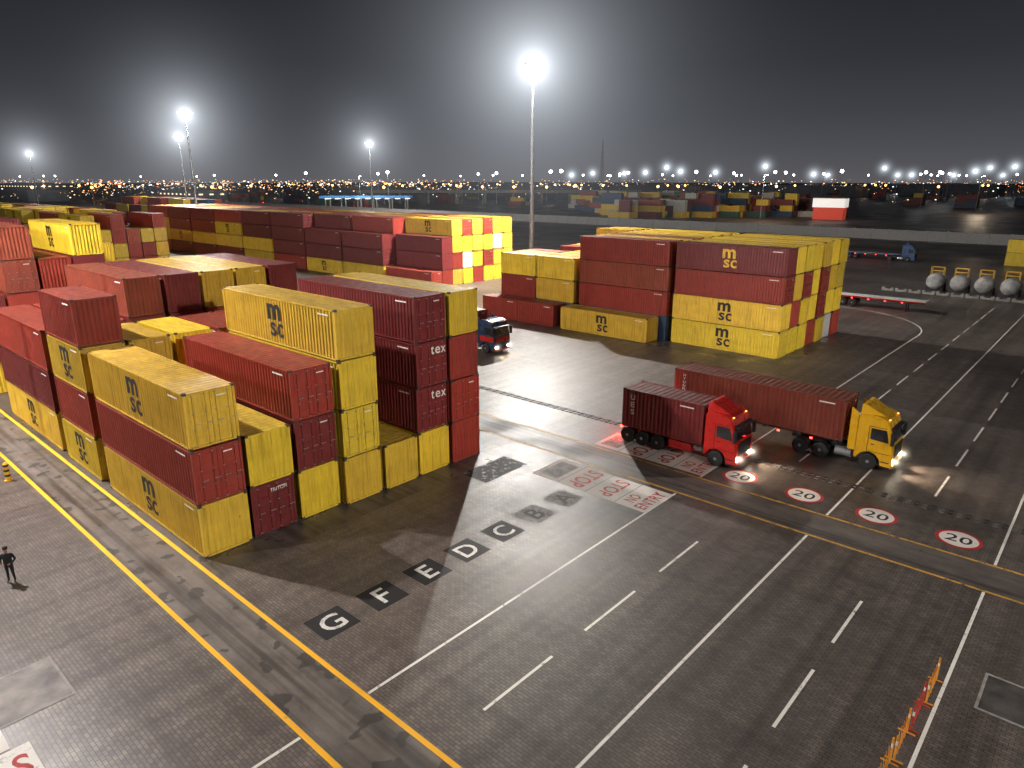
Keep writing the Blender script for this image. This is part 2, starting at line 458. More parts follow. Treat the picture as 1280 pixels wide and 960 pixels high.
def mat_ground(name, col, rough, streak=(1, 1, 1), con=.5, rscale=.25, rlo=None, spots=.6):
    m, nt, p, o = newmat(name)
    v = objvec(nt, rnd=False); vs = objvec(nt, streak, rnd=False)
    a = ramp(nt, noise(nt, vs, .8, 8, .7), [(.3, 1 - con), (.7, 1 + con * .4)])
    c = mixc(nt, 1.0, col, a, 'MULTIPLY')
    tr = ramp(nt, noise(nt, objvec(nt, (.05, 2.6, 1), False), 1.0, 3, .5), [(.46, 1.0), (.62, .5)])
    c = mixc(nt, 1.0, c, tr, 'MULTIPLY')
    sp = ramp(nt, noise(nt, v, 1.0, 2, .45), [(spots, 0.0), (spots + .03, 1.0)])
    c = mixc(nt, math_(nt, 'MULTIPLY', sp, .75), c, tuple(x * .16 for x in col))
    nt.links.new(c, p.inputs['Base Color'])
    r = ramp(nt, noise(nt, v, rscale, 5, .6), [(.4, rlo if rlo else rough - .15), (.6, rough + .1)])
    nt.links.new(r, p.inputs['Roughness'])
    b = N(nt, 'ShaderNodeBump'); b.inputs['Strength'].default_value = .3; b.inputs['Distance'].default_value = .01
    nt.links.new(noise(nt, v, 25, 3), b.inputs['Height']); nt.links.new(b.outputs[0], p.inputs['Normal'])
    return m
def sheet(name, x0, x1, y0, y1, z, mat):
    mb = MB(); mb.face([(x0, y0, z), (x1, y0, z), (x1, y1, z), (x0, y1, z)])
    return ob(name, mb.mesh(name, [mat], recalc=False), kind='structure')
M_PAV = mat_pavers()
M_STRIP = mat_ground('runway_asphalt', (.165, .14, .122), .5, (.6, 1.2, 1), .5, rlo=.3, spots=.6)
M_STRIP2 = mat_ground('crossing_asphalt', (.12, .10, .088), .55, (.6, 1.2, 1), .45, rlo=.44, spots=.7)
M_PAD = mat_ground('wet_concrete', (.105, .088, .078), .45, (1, 1, 1), .4, .3, rlo=.25, spots=.7)
sheet('ground', -4500, 4500, -4500, 4500, 0, M_PAV)
sheet('crane_runway', -240, 80, 9.45, 11.7, .004, M_STRIP)
sheet('crane_runway', -240, 80, 34.4, 36.9, .004, M_STRIP2)
sheet('concrete_pad', -64, -29.0, 12.0, 31.2, .004, M_PAD)
sheet('concrete_pad', -64, -23.9, 66.0, 88.6, .004, M_PAD)
M_WP = mat_worn('white_road_paint', (.76, .73, .67), wear=.61)
M_YP = mat_worn('yellow_road_paint', (.92, .46, .02), wear=.67)
M_YP2 = mat_worn('worn_yellow_road_paint', (.62, .34, .05), wear=.57)
M_RP = mat_worn('red_road_paint', (.42, .025, .025), (.3, .18, .16), wear=.64)
M_BP = mat_worn('black_road_paint', (.02, .02, .021), wear=.68)
M_WP2 = mat_worn('panel_white_road_paint', (.66, .61, .56), (.26, .23, .21), wear=.62)
M_WP3 = mat_worn('faded_white_road_paint', (.3, .28, .26), wear=.5)
M_LET = mat_worn('letter_white_paint', (.6, .58, .54), wear=.58)
Z1, Z2, Z3 = .009, .014, .019
def mark(x0, x1, y0, y1, mat, z=Z1): return sheet('road_marking', x0, x1, y0, y1, z, mat)
mark(-240, 80, 11.72, 11.92, M_YP); mark(-240, 80, 9.23, 9.43, M_YP)
mark(-240, 80, 34.2, 34.34, M_YP2); mark(-240, 80, 36.96, 37.1, M_YP2)
for x, a, b in ((-17.6, 6, 92), (-10.05, 6, 120), (-2.3, 6, 120), (5.5, 20, 120)):
    for (c, d) in ((a, 9.2), (11.95, 34.15), (37.15, b)):
        mark(x - .06, x + .06, c, d, M_WP)
for x in (-13.95, -6.15, 1.6):
    y = 8.2 + 5.93
    while y < 118:
        if not (30.5 < y < 41.8 and (y < 34.2 < y + 3.8 or 37 < y < 42)): mark(x - .06, x + .06, y, y + 3.8, M_WP)
        y += 5.93
mb = MB(); prev = None
for i in range(13):
    t = i / 12 * math.pi / 2; x = -17.6 - 14 * (1 - math.cos(t)); y = 92 + 14 * math.sin(t)
    nx, ny = math.cos(t), math.sin(t)
    cur = ((x - nx * .08, y - ny * .08, Z1), (x + nx * .08, y + ny * .08, Z1))
    if prev: mb.face([prev[0], prev[1], cur[1], cur[0]])
    prev = cur
ob('road_marking', mb.mesh('road_marking', [M_WP], recalc=False), kind='structure')
mark(-70, -31.6, 105.92, 106.08, M_WP)
def ground_text(parts, mat, x, y, z, rot):
    return ob('road_marking', text_mesh(parts, mat, 'road_marking'), None, (x, y, z), (0, 0, rot), kind='structure')
for i, ch in enumerate('GFEDCBA'):
    y = 13.5 + 2.62 * i
    mark(-22.95, -21.25, y - .85, y + .85, M_BP if i < 5 else M_WP3)
    ground_text([(ch, 1.12, .012, None, 0, 0)], M_LET if i < 5 else M_BP, -22.1, y, Z2, math.pi / 2)
    ground_text([(ch, 1.0, .01, None, 0, 0)], M_WP3, -20.8, 70.5 + 2.62 * i, Z1, math.pi / 2)
for x in (-15.8, -11.9, -8.0, -4.1):
    for r, mt, z in ((1.05, M_RP, Z1), (.88, M_WP2, Z2)):
        mb = MB(); mb.face([(x + r * math.cos(a * math.pi / 20), 38.9 + r * math.sin(a * math.pi / 20), z) for a in range(40)])
        ob('road_marking', mb.mesh('road_marking', [mt], recalc=False), kind='structure')
    ground_text([('20', .85, .012, 1.2, 0, 0)], M_BP, x, 38.9, Z3, 0)
def panel_row(y0, y1, xs=(-25.8, -23.75, -21.7, -19.65)):
    texts = [None, [('STOP', 1.15, .015, 2.6, 0, 0)], [('STOP', 1.0, .012, 2.4, 0, 0)], [('NO', .72, .015, 1.0, -.4, .46), ('ENTRY', .72, .015, 2.5, 0, -.46)]]
    for i, x in enumerate(xs):
        mark(x, x + 2.0, y0, y1, M_WP2)
        if i: ground_text(texts[i], M_RP, x + 1.0, (y0 + y1) / 2, Z2, math.pi / 2 if i == 3 else -math.pi / 2)
        else: mark(x + .3, x + 1.7, y0 + .4, y1 - .4, M_WP3, Z2)
panel_row(30.7, 33.8); panel_row(37.4, 40.4)
mark(-24.1, -22.1, .2, 3.2, M_WP); ground_text([('STOP', 1.15, .015, 2.6, 0, 0)], M_RP, -23.1, 1.7, Z2, -math.pi / 2)
mark(-22.0, -20.0, .2, 3.2, M_WP)
mark(-26.2, -24.2, -.1, 2.7, M_WP2)
sheet('road_marking', -29.0, -26.9, 27.7, 31.6, Z1, mat_worn('black_patch_paint', (.02, .02, .021), (.45, .44, .42), wear=.6))
def cover(x0, x1, y0, y1, mat):
    mb = MB()
    for a, b in (((x0, y0), (x1, y0 + .1)), ((x0, y1 - .1), (x1, y1)), ((x0, y0 + .1), (x0 + .1, y1 - .1)), ((x1 - .1, y0 + .1), (x1, y1 - .1))):
        mb.box((a[0], a[1], .001), (b[0], b[1], .012))
    mb.box((x0 + .1, y0 + .1, .001), (x1 - .1, y1 - .1, .008), 1)
    return ob('access_cover', mb.mesh('access_cover', [mat_simple('cover_rim', (.26, .24, .22), .8), mat]), label='rectangular steel access cover set in the paving', category='access cover')
M_COV = mat_simple('cover_steel', (.16, .142, .13), .6, .1, var=.5, nscale=1.2)
M_COV2 = mat_simple('cover_dark_steel', (.06, .053, .048), .6, .1, var=.5, nscale=1.2)
cover(-28.4, -25.4, 2.2, 5.0, M_COV); cover(-1.3, .5, 25.6, 28.0, M_COV2)
mb = MB()
for i in range(150):
    x = -48 + i * .42
    for y in (41.7, 42.1): mb.box((x, y, .0), (x + .24, y + .26, .03), i % 2)
ob('speed_hump', mb.mesh('speed_hump', [mat_simple('hump_rubber', (.04, .038, .036), .7), mat_simple('hump_grey', (.12, .115, .11), .7)]), kind='structure')
r = ob('bollard', None, None, (-48.9, 8.5, 0), label='short yellow and black striped bollard beside the runway', category='bollard')
mb = MB(); mb.lathe([(0, .22), (.06, .22), (.08, .15), (1.1, .15), (1.2, .08)], 'Z', (0, 0, 0), 16, 0)
ob('post', mb.mesh('post', [mat_simple('bollard_yellow', (.7, .4, .03), .5)], smooth=True), r)
for z in (.3, .62, .94):
    mb = MB(); mb.cyl((0, 0, z), (0, 0, z + .14), .156, seg=16); ob('stripe', mb.mesh('stripe', [M_DARK]), r)

# ------------------------------------------------------------------ boundary wall and far buildings
mb = MB()
for i in range(150):
    x = -620 + i * 5.2
    mb.box((x, 240, 0), (x + 5.14, 240.25, 3.0)); mb.box((x - .2, 239.9, 0), (x + .14, 240.4, 3.25), 1)
ob('boundary_wall', mb.mesh('boundary_wall', [mat_simple('pale_wall_panels', (.27, .265, .26), .8), M_CONC]), label='long pale precast concrete wall along the yard edge', category='wall')

M_SHED = mat_simple('shed_cladding', (.16, .17, .19), .6, nscale=.2)
M_WIN = mat_emit('lit_windows', (1.0, .75, .42), 1.6)
def shed(e, n, w, d, h, rot=0, mat=M_SHED, lit=True, label='long low dark warehouse with pitched roof'):
    mb = MB()
    mb.box((-w / 2, -d / 2, 0), (w / 2, d / 2, h))
    rf = MB(); rf.prism([(-w / 2 - .6, h), (w / 2 + .6, h), (w / 2 + .6, h + .5), (0, h + 2.4), (-w / 2 - .6, h + .5)], -d / 2 - .6, d / 2 + .6)
    x, y = site(e, n)
    r = ob('warehouse', None, None, (x, y, 0), (0, 0, rot), label=label, category='warehouse')
    ob('wall', mb.mesh('wall', [mat]), r); ob('roof', rf.mesh('roof', [M_SHED]), r)
    wm = MB(); k = int(w / 8)
    for i in range(k):
        a = -w / 2 + 3 + i * 8
        wm.box((a, -d / 2 - .05, h - 2.2), (a + 3, -d / 2 - .01, h - 1.2))
    for i in range(int(d / 8)):
        a = -d / 2 + 3 + i * 8
        wm.box((w / 2 + .01, a, h - 2.2), (w / 2 + .05, a + 3, h - 1.2))
    if k and lit: ob('window', wm.mesh('window', [M_WIN]), r)
for (e, n, w, d, h) in ((-250, 560, 70, 24, 9), (-120, 620, 80, 26, 10), (20, 700, 90, 30, 9), (-420, 640, 80, 30, 9), (160, 760, 110, 30, 11), (330, 800, 120, 30, 10), (500, 820, 100, 30, 12), (-600, 900, 130, 40, 12), (640, 700, 90, 26, 9)):
    shed(e, n, w, d, h, random.uniform(-.2, .2), lit=random.random() < .6)
x, y = site(148, 332)
r = ob('office_building', None, None, (x, y, 0), (0, 0, .1), label='white two-storey office block with red lower storey', category='building')
mb = MB(); mb.box((-7, -4, 5.5), (7, 4, 9.5)); ob('wall', mb.mesh('wall', [mat_simple('emissive_white_wall', (.8, .8, .78), .6, emit=(1, .95, .9), es=.6)]), r)  # lit look of the upper wall put in as emission
mb = MB(); mb.box((-6.5, -3.6, 0), (6.5, 3.6, 5.5)); ob('wall', mb.mesh('wall', [mat_simple('emissive_red_wall', (.5, .06, .04), .6, emit=(1, .1, .05), es=.25)]), r)  # lower wall also glows by itself to look lit
mb = MB(); mb.box((-7.3, -4.3, 9.5), (7.3, 4.3, 9.9)); ob('roof', mb.mesh('roof', [M_SHED]), r)
x, y = site(-89, 440)
r = ob('canopy_building', None, None, (x, y, 0), (0, 0, .78), label='blue-roofed gate canopy lit from beneath on columns', category='canopy')
mb = MB(); mb.box((-27, -9, 7), (27, 9, 8.4)); ob('roof', mb.mesh('roof', [mat_simple('emissive_blue_roof', (.05, .25, .6), .5, emit=(.1, .4, 1), es=.22)]), r)  # lit look of the roof put in as blue emission
for i in range(6):
    for yy in (-7, 7):
        mb = MB(); mb.cyl((-24 + i * 9.6, yy, 0), (-24 + i * 9.6, yy, 7), .35, seg=8); ob('column', mb.mesh('column', [M_STEEL]), r)
mb = MB()
for i in range(9): mb.box((-24 + i * 6, -8, 6.7), (-22 + i * 6, 8, 6.9))
ob('lamp', mb.mesh('lamp', [mat_emit('canopy_lamp', (1, .9, .6), 5)]), r)
x, y = site(-10, 560)
r = ob('overpass', None, None, (x, y, 0), (0, 0, .75), label='grey concrete road overpass on piers', category='bridge')
mb = MB(); mb.box((-110, -6, 8), (110, 6, 9.3)); mb.box((-110, -6, 9.3), (110, -5.7, 10.3)); ob('deck', mb.mesh('deck', [M_CONC]), r)
for i in range(10):
    mb = MB(); mb.box((-100 + i * 22, -3, 0), (-98 + i * 22, 3, 8)); ob('pier', mb.mesh('pier', [M_CONC]), r)
mb = MB(); Ht = 55
x, y = site(87, 700)
for k in range(12):
    z0, z1 = Ht * k / 12, Ht * (k + 1) / 12; a0, a1 = 2.2 * (1 - k / 13), 2.2 * (1 - (k + 1) / 13)
    c0 = [(-a0, -a0, z0), (a0, -a0, z0), (a0, a0, z0), (-a0, a0, z0)]; c1 = [(-a1, -a1, z1), (a1, -a1, z1), (a1, a1, z1), (-a1, a1, z1)]
    for q in range(4):
        mb.cyl(c0[q], c1[q], .16, seg=4); mb.cyl(c0[q], c1[(q + 1) % 4], .09, seg=4); mb.cyl(c1[q], c1[(q + 1) % 4], .09, seg=4)
ob('lattice_tower', mb.mesh('lattice_tower', [M_STEEL]), None, (x, y, 0), label='thin steel lattice mast on the far plain', category='tower')

def lampmesh(h, r, m):
    mb = MB(); mb.cyl((0, 0, 0), (0, 0, h), .25, .12, 6, 0)
    mb.lathe([(-r * .9, r * .3), (-r * .5, r * .85), (0, r), (r * .5, r * .85), (r * .9, r * .3)], 'Z', (0, 0, h + r * .5), 8, 1)
    return mb.mesh('street_lamp', [M_STEEL, m])
LM = [lampmesh(26, 1.9, M_FLW), lampmesh(22, 1.0, M_FLW), lampmesh(12, 1.0, M_FLO), lampmesh(31, 1.7, M_FLW), lampmesh(23, 1.5, M_FLW)]

# ------------------------------------------------------------------ haze glow put in as emission spheres around lamps
_hz = {}
def halo(loc, R, A, a, col=(.86, .92, 1.0), step=.3):
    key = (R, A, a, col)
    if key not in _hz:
        m = bpy.data.materials.new('halo_emission'); m.use_nodes = True; nt = m.node_tree
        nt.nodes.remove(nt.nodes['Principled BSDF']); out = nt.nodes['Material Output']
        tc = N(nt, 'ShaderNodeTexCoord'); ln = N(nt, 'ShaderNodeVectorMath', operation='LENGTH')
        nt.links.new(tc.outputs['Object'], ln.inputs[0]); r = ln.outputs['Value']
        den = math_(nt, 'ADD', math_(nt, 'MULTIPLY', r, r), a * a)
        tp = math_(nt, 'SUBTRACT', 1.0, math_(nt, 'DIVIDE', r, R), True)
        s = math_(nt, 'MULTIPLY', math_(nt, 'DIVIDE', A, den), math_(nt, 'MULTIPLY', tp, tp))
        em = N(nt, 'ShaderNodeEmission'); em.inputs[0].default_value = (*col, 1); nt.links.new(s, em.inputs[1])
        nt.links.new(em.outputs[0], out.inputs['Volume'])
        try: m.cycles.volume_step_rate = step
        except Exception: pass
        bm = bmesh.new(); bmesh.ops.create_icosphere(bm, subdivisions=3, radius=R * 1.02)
        me = bpy.data.meshes.new('painted_halo'); bm.to_mesh(me); bm.free(); me.materials.append(m); _hz[key] = me
    ob('painted_halo', _hz[key], None, loc, kind='stuff', label='added self-glowing haze around a lamp', category='halo')

def far_lamp(e, n, k, hz=False):
    x, y = site(e, n)
    ob('street_lamp', LM[k], None, (x, y, 0), group='distant lamps on the plain', label=('distant roadside lamp with orange light' if k == 2 else 'tall distant lamp with cool white light'), category='street lamp')
    if hz: halo((x, y, {0: 27, 3: 32, 4: 24}[k]), 18, 1.9, 2.0, (.8, .9, 1), .5)
for i, u in enumerate([.055, .07, .085, .115, .14, .16, .19, .22, .24, .29, .32, .36, .375, .39, .43, .45, .47, .53, .55, .57, .61, .63, .66, .68, .70, .715]):
    n = random.uniform(780, 1100); far_lamp(u * n * .97, n, random.choice((0, 0, 3, 4)), random.random() < .6)
for i in range(30):
    n = random.uniform(450, 900); far_lamp(random.uniform(-.2, .75) * n, n, 1)
for i in range(60):
    n = random.uniform(500, 1100); far_lamp(random.uniform(-.78, .1) * n, n, random.choice((1, 2, 2, 2)))
for i in range(24):
    n = random.uniform(480, 900); far_lamp(random.uniform(.05, .75) * n, n, 2)
mb = MB()
for i in range(2000):
    n = random.uniform(480, 2600); u = random.uniform(-.8, .8)
    if random.random() < .4: u = random.uniform(-.8, -.1)
    x, y = site(u * n, n); z = random.uniform(2, 6 + n * .006); s = random.choice((.2, .3, .35, .5, .8)) * (n / 1200)
    mb.box((x - s, y - s, z - s * .7), (x + s, y + s, z + s * .7), 0 if random.random() < .3 else (2 if random.random() < .1 else 1))
ob('city_lights', mb.mesh('city_lights', [mat_emit('city_white', (.9, .95, 1), 3), mat_emit('city_orange', (1, .5, .18), 3.2), mat_emit('city_red', (1, .12, .06), 2)], recalc=False), kind='stuff', label='scattered distant city lights', category='lights')

# ------------------------------------------------------------------ floodlight masts
_mm = {}
def mast(x, y, h, energy, hz=None, col=(1.0, .95, .88), aims=(), soft=.5):
    if h not in _mm:
        p = MB(); p.cyl((0, 0, .3), (0, 0, h), .42, .16, 16); p.cyl((0, 0, 0), (0, 0, .35), .8, .8, 16); p.cyl((0, 0, h * .5), (0, 0, h * .5 + .15), .36, .36, 12)
        f = MB()
        f.lathe([(-.1, 1.35), (.1, 1.35), (.1, 1.5), (-.1, 1.5), (-.1, 1.36)], 'Z', (0, 0, h - .5), 20)
        for i in range(4):
            a = i * math.pi / 2; f.cyl((0, 0, h - .1), (1.4 * math.cos(a), 1.4 * math.sin(a), h - .5), .06, seg=6)
        f.cyl((0, 0, h), (0, 0, h + .9), .06, .02, 6)
        l = MB(); l.box((-.1, -.35, -.3), (.12, .35, .3), 0); l.box((.12, -.31, -.26), (.14, .31, .26), 1)
        _mm[h] = (p.mesh('pole', [M_STEEL], smooth=True), f.mesh('head_frame', [M_STEEL]), l.mesh('floodlight', [M_DARK, M_LAMP]))
    p, f, l = _mm[h]
    r = ob('floodlight_mast', None, None, (x, y, 0), label='tall tapered steel high-mast with ring of white floodlights', category='light mast', group='floodlight masts in the yard')
    ob('pole', p, r); hf = ob('head_frame', f, r)
    for i in range(10):
        a = 2 * math.pi * i / 10
        ob('floodlight', l, hf, (1.6 * math.cos(a), 1.6 * math.sin(a), h - .75), (0, math.radians(35), a))
    if energy:
        ld = bpy.data.lights.new('mast_light', 'POINT'); ld.energy = energy; ld.color = col; ld.shadow_soft_size = soft
        ob('mast_light', ld, r, (0, 0, h - 1.9))
    for (tx, ty, tz, en, ang) in aims:
        ld = bpy.data.lights.new('flood_beam', 'SPOT'); ld.energy = en; ld.color = col; ld.shadow_soft_size = .9
        ld.spot_size = math.radians(ang); ld.spot_blend = .8
        d = Vector((tx - x, ty - y, tz - (h - 1.9)))
        o = ob('flood_beam', ld, r, (0, 0, h - 1.9)); o.rotation_euler = d.to_track_quat('-Z', 'Y').to_euler()
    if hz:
        halo((x, y, h - 1.0), 6.5, hz[0], hz[1], step=.3)
        halo((x, y, h - 1.0), hz[2], hz[3], hz[4], step=.6)
mast(-73.5, 87, 35, 240000, (.9, .7, 58, 1.7, 4.0), aims=((-90, 88, 6, 150000, 50),))
mast(-191, 86.5, 35, 180000, (.8, .8, 50, 1.0, 4.0))
mast(-293, 129, 35, 120000, (.9, 1.1, 48, 1.1, 5.0))
mast(-281, 213, 35, 120000, (1.0, 1.1, 48, 1.3, 5.0))
mast(-550, 144, 35, 60000, (1.4, 1.5, 55, 1.7, 6.0))
mast(-57, 3, 35, 185000, col=(1.0, .93, .90), soft=.35)
mast(-62, -42, 35, 135000)
mast(42, 14, 35, 85000, aims=((-25.5, 79, 5, 260000, 22), (-31, 21, 6, 130000, 26)))
mast(62, 140, 35, 60000)
for (e, n, en) in ((110, 315, 16000), (-90, 425, 30000), (260, 400, 9000)):  # pole lamps added to brighten the far yards
    x, y = site(e, n)
    ld = bpy.data.lights.new('yard_fill_light', 'POINT'); ld.energy = en; ld.color = (1, .78, .56); ld.shadow_soft_size = .5
    mb = MB(); mb.cyl((0, 0, 0), (0, 0, 20), .2, .12, 8); mb.box((-.2, -.2, 19.8), (1.6, .2, 20)); mb.box((.9, -.22, 19.62), (1.6, .22, 19.8), 1)
    r = ob('street_lamp', mb.mesh('street_lamp', [M_STEEL, M_FLW]), None, (x, y, 0), label='added fill lamp on one-armed pole over far yard', category='street lamp')
    ob('yard_fill_light', ld, r, (1.2, 0, 19.2))

# ------------------------------------------------------------------ trucks
tw = MB(); tw.lathe([(-.16, .30), (-.165, .46), (-.13, .52), (.13, .52), (.165, .46), (.16, .30)], 'Y', seg=28)
TYRE = tw.mesh('tyre', [M_RUB], smooth=True)
rw = MB(); rw.lathe([(-.13, .32), (-.15, .31), (-.12, .27), (-.06, .2), (-.09, .12), (-.17, .1), (-.17, .03)], 'Y', seg=20)
for i in range(8):
    a = i * math.pi / 4; rw.cyl((.16 * math.cos(a), -.1, .16 * math.sin(a)), (.16 * math.cos(a), -.06, .16 * math.sin(a)), .02, seg=6)
RIM = rw.mesh('rim', [M_RIM], smooth=True)
def wheel(parent, x, y, dual=False):
    w = ob('wheel', None, parent, (x, y, .52), (0, 0, 0 if y < 0 else math.pi))
    ob('tyre', TYRE, w); ob('rim', RIM, w)
    if dual: ob('tyre', TYRE, w, (0, .34, 0))

def mesh_ob(name, mb, mats, parent, bevel=0, smooth=False, seg=2, **k):
    return ob(name, mb.mesh(name, mats, bevel, smooth, seg=seg), parent, **k)

def tractor(x, y, paint, axles, chassis_end, label, spoiler=True, lights=True, tank=False, stripe=None, rear_fairing=True):
    r = ob('truck', None, None, (x, y, 0), label=label, category='truck')
    c = MB()
    prof = [(-2.2, .62), (-2.2, 3.42), (-1.95, 3.56), (-.9, 3.54), (-.48, 3.34), (-.3, 2.92), (-.06, 1.85), (.0, 1.5), (.02, .5), (-.05, .38), (-.62, .38), (-.72, .8), (-.95, 1.08), (-1.35, 1.18), (-1.75, 1.08), (-1.98, .8), (-2.05, .62)]
    c.prism(prof, -1.24, 1.24)
    cab = mesh_ob('cab', c, [paint], r, .05, True, 2)
    if spoiler:
        s = MB(); n0 = [(-2.15, 1.12, 3.5), (-2.15, .98, 4.12), (-1.95, .96, 4.15), (-.75, .8, 3.52)]
        s.v += [(a, -b, z) for a, b, z in n0] + [(a, b, z) for a, b, z in n0]
        for f in ((0, 1, 2, 3), (7, 6, 5, 4), (0, 4, 5, 1), (1, 5, 6, 2), (2, 6, 7, 3)): s.f.append(f); s.m.append(0)
        mesh_ob('roof_spoiler', s, [paint], cab, .025)
    if rear_fairing:
        for a, b in ((-1.24, -1.18), (1.18, 1.24)):
            s = MB(); s.prism([(-2.65, 1.1), (-2.65, 3.9), (-2.2, 3.6), (-2.2, 1.1)], a, b); mesh_ob('side_fairing', s, [paint], cab)
    g = MB()
    def fr(z, off): return -.3 + (2.92 - z) / 1.07 * .24 + off
    g.face([(fr(1.98, .025), -1.12, 1.98), (fr(1.98, .025), 1.12, 1.98), (fr(2.84, .025), 1.06, 2.84), (fr(2.84, .025), -1.06, 2.84)])
    mesh_ob('windshield', g, [M_GLASS], cab)
    v = MB(); v.prism([(-.37, 2.95), (.0, 2.88), (.02, 2.8), (-.26, 2.83)], -1.1, 1.1); mesh_ob('sun_visor', v, [M_DARK], cab, .01)
    for sy in (-1, 1):
        w = MB(); yy = sy * 1.249
        w.face([(-.3, yy, 1.98), (-1.38, yy, 2.05), (-1.38, yy, 2.78), (-.5, yy, 2.78)]); mesh_ob('window', w, [M_GLASS], cab)
        d = MB(); y0, y1 = sorted((sy * 1.242, sy * 1.255))
        d.box((-1.5, y0, 1.22), (-1.475, y1, 2.9)); d.box((-1.475, y0, 2.875), (-.5, y1, 2.9)); d.box((-1.3, y0, 1.7), (-1.1, y1, 1.76)); d.box((-1.475, y0, 1.22), (-.1, y1, 1.245))
        mesh_ob('door', d, [M_DARK], cab)
        m = MB(); y0, y1 = sorted((sy * 1.3, sy * 1.56)); m.box((-.16, y0, 1.95), (.02, y1, 2.75)); ya, yb = sorted((sy * 1.22, sy * 1.32)); m.box((-.14, ya, 2.62), (-.06, yb, 2.68)); m.box((-.14, ya, 2.05), (-.06, yb, 2.1))
        mesh_ob('mirror', m, [M_DARK], cab, .02)
        h = MB(); y0, y1 = sorted((sy * .76, sy * 1.1)); h.box((.03, y0, .64), (.07, y1, .84)); mesh_ob('headlight', h, [M_HEAD if lights else M_RIM], cab)
        st = MB(); y0, y1 = sorted((sy * 1.0, sy * 1.26)); st.box((-.66, y0, .35), (-.1, y1, .42)); st.box((-.68, y0, .68), (-.12, y1, .74)); mesh_ob('step', st, [M_DARK], cab)
        if lights:
            t = MB(); t.box((-.52, sy * .9 - .05, 3.38), (-.44, sy * .9 + .05, 3.43)); mesh_ob('marker_lamp', t, [M_AMB], cab)
    gr = MB()
    for k in range(6): gr.box((.02, -.85, .98 + k * .135), (.045, .85, 1.07 + k * .135))
    gr.box((.0, -.9, .95), (.03, .9, 1.82), 0); mesh_ob('grille', gr, [M_DARK], cab)
    bp = MB(); bp.box((-.1, -1.22, .36), (.08, 1.22, .6)); mesh_ob('bumper', bp, [stripe or paint], cab, .05, True)
    if stripe:
        b = MB(); b.box((-2.1, -1.262, 1.3), (-.1, -1.256, 1.85)); mesh_ob('side_stripe', b, [stripe], cab)
        b = MB(); b.box((.03, -.95, 1.3), (.06, .95, 1.8)); mesh_ob('front_panel', b, [stripe], cab)
    ch = MB()
    for sy in (-1, 1):
        a, b = sorted((sy * .38, sy * .48)); ch.box((chassis_end, a, .78), (-.3, b, 1.04))
        if tank: a, b = sorted((sy * .75, sy * 1.2)); ch.box((-4.7, a, .5), (-3.1, b, 1.02), 2)
        else: a, b = sorted((sy * .6, sy * 1.2)); ch.cyl((-3.4, (a + b) / 2, .72), (-2.4, (a + b) / 2, .72), .3, seg=16, mi=1)
    for q in range(4): ch.box((chassis_end + q * 1.2, -.4, .8), (chassis_end + q * 1.2 + .12, .4, 1.0))
    for ax in axles: ch.cyl((ax, -1.05, .52), (ax, 1.05, .52), .08, seg=8)
    if not tank:
        for ax in axles[1:]:
            for sy in (-1, 1):
                for k in range(7):
                    a0 = math.pi * (.12 + .76 * k / 7); a1 = math.pi * (.12 + .76 * (k + 1) / 7); y0, y1 = sorted((sy * .62, sy * 1.24))
                    R = .6
                    ch.face([(ax + R * math.cos(a0), y0, .52 + R * math.sin(a0)), (ax + R * math.cos(a1), y0, .52 + R * math.sin(a1)), (ax + R * math.cos(a1), y1, .52 + R * math.sin(a1)), (ax + R * math.cos(a0), y1, .52 + R * math.sin(a0))])
    mesh_ob('chassis', ch, [M_DARK, M_RIM, P_DRD], r)
    for i, ax in enumerate(axles):
        for sy in (-1, 1): wheel(r, ax, sy * 1.06, i > 0)
    if lights:
        for sy in (-1, 1):
            ld = bpy.data.lights.new('headlight_beam', 'SPOT'); ld.energy = 800; ld.spot_size = math.radians(80); ld.spot_blend = .9; ld.color = (1, .82, .58); ld.shadow_soft_size = .08
            ob('headlight_beam', ld, r, (.16, sy * .92, .75), (math.radians(72), 0, -math.pi / 2))
            halo((x + .2, y + sy * .92, .8), .8, .085, .07, (1, .88, .68))
    return r

def tail_glow(parent, x):
    for sy in (-1, 1):
        t = MB(); t.box((x - .03, sy * .95 - .2, .93), (x, sy * .95 + .2, 1.09)); ob('tail_light', t.mesh('tail_light', [M_TAIL]), parent)
    ld = bpy.data.lights.new('tail_glow', 'POINT'); ld.energy = 450; ld.color = (1, .05, .03); ld.shadow_soft_size = .1
    ob('tail_glow', ld, parent, (x - .3, 0, .9))

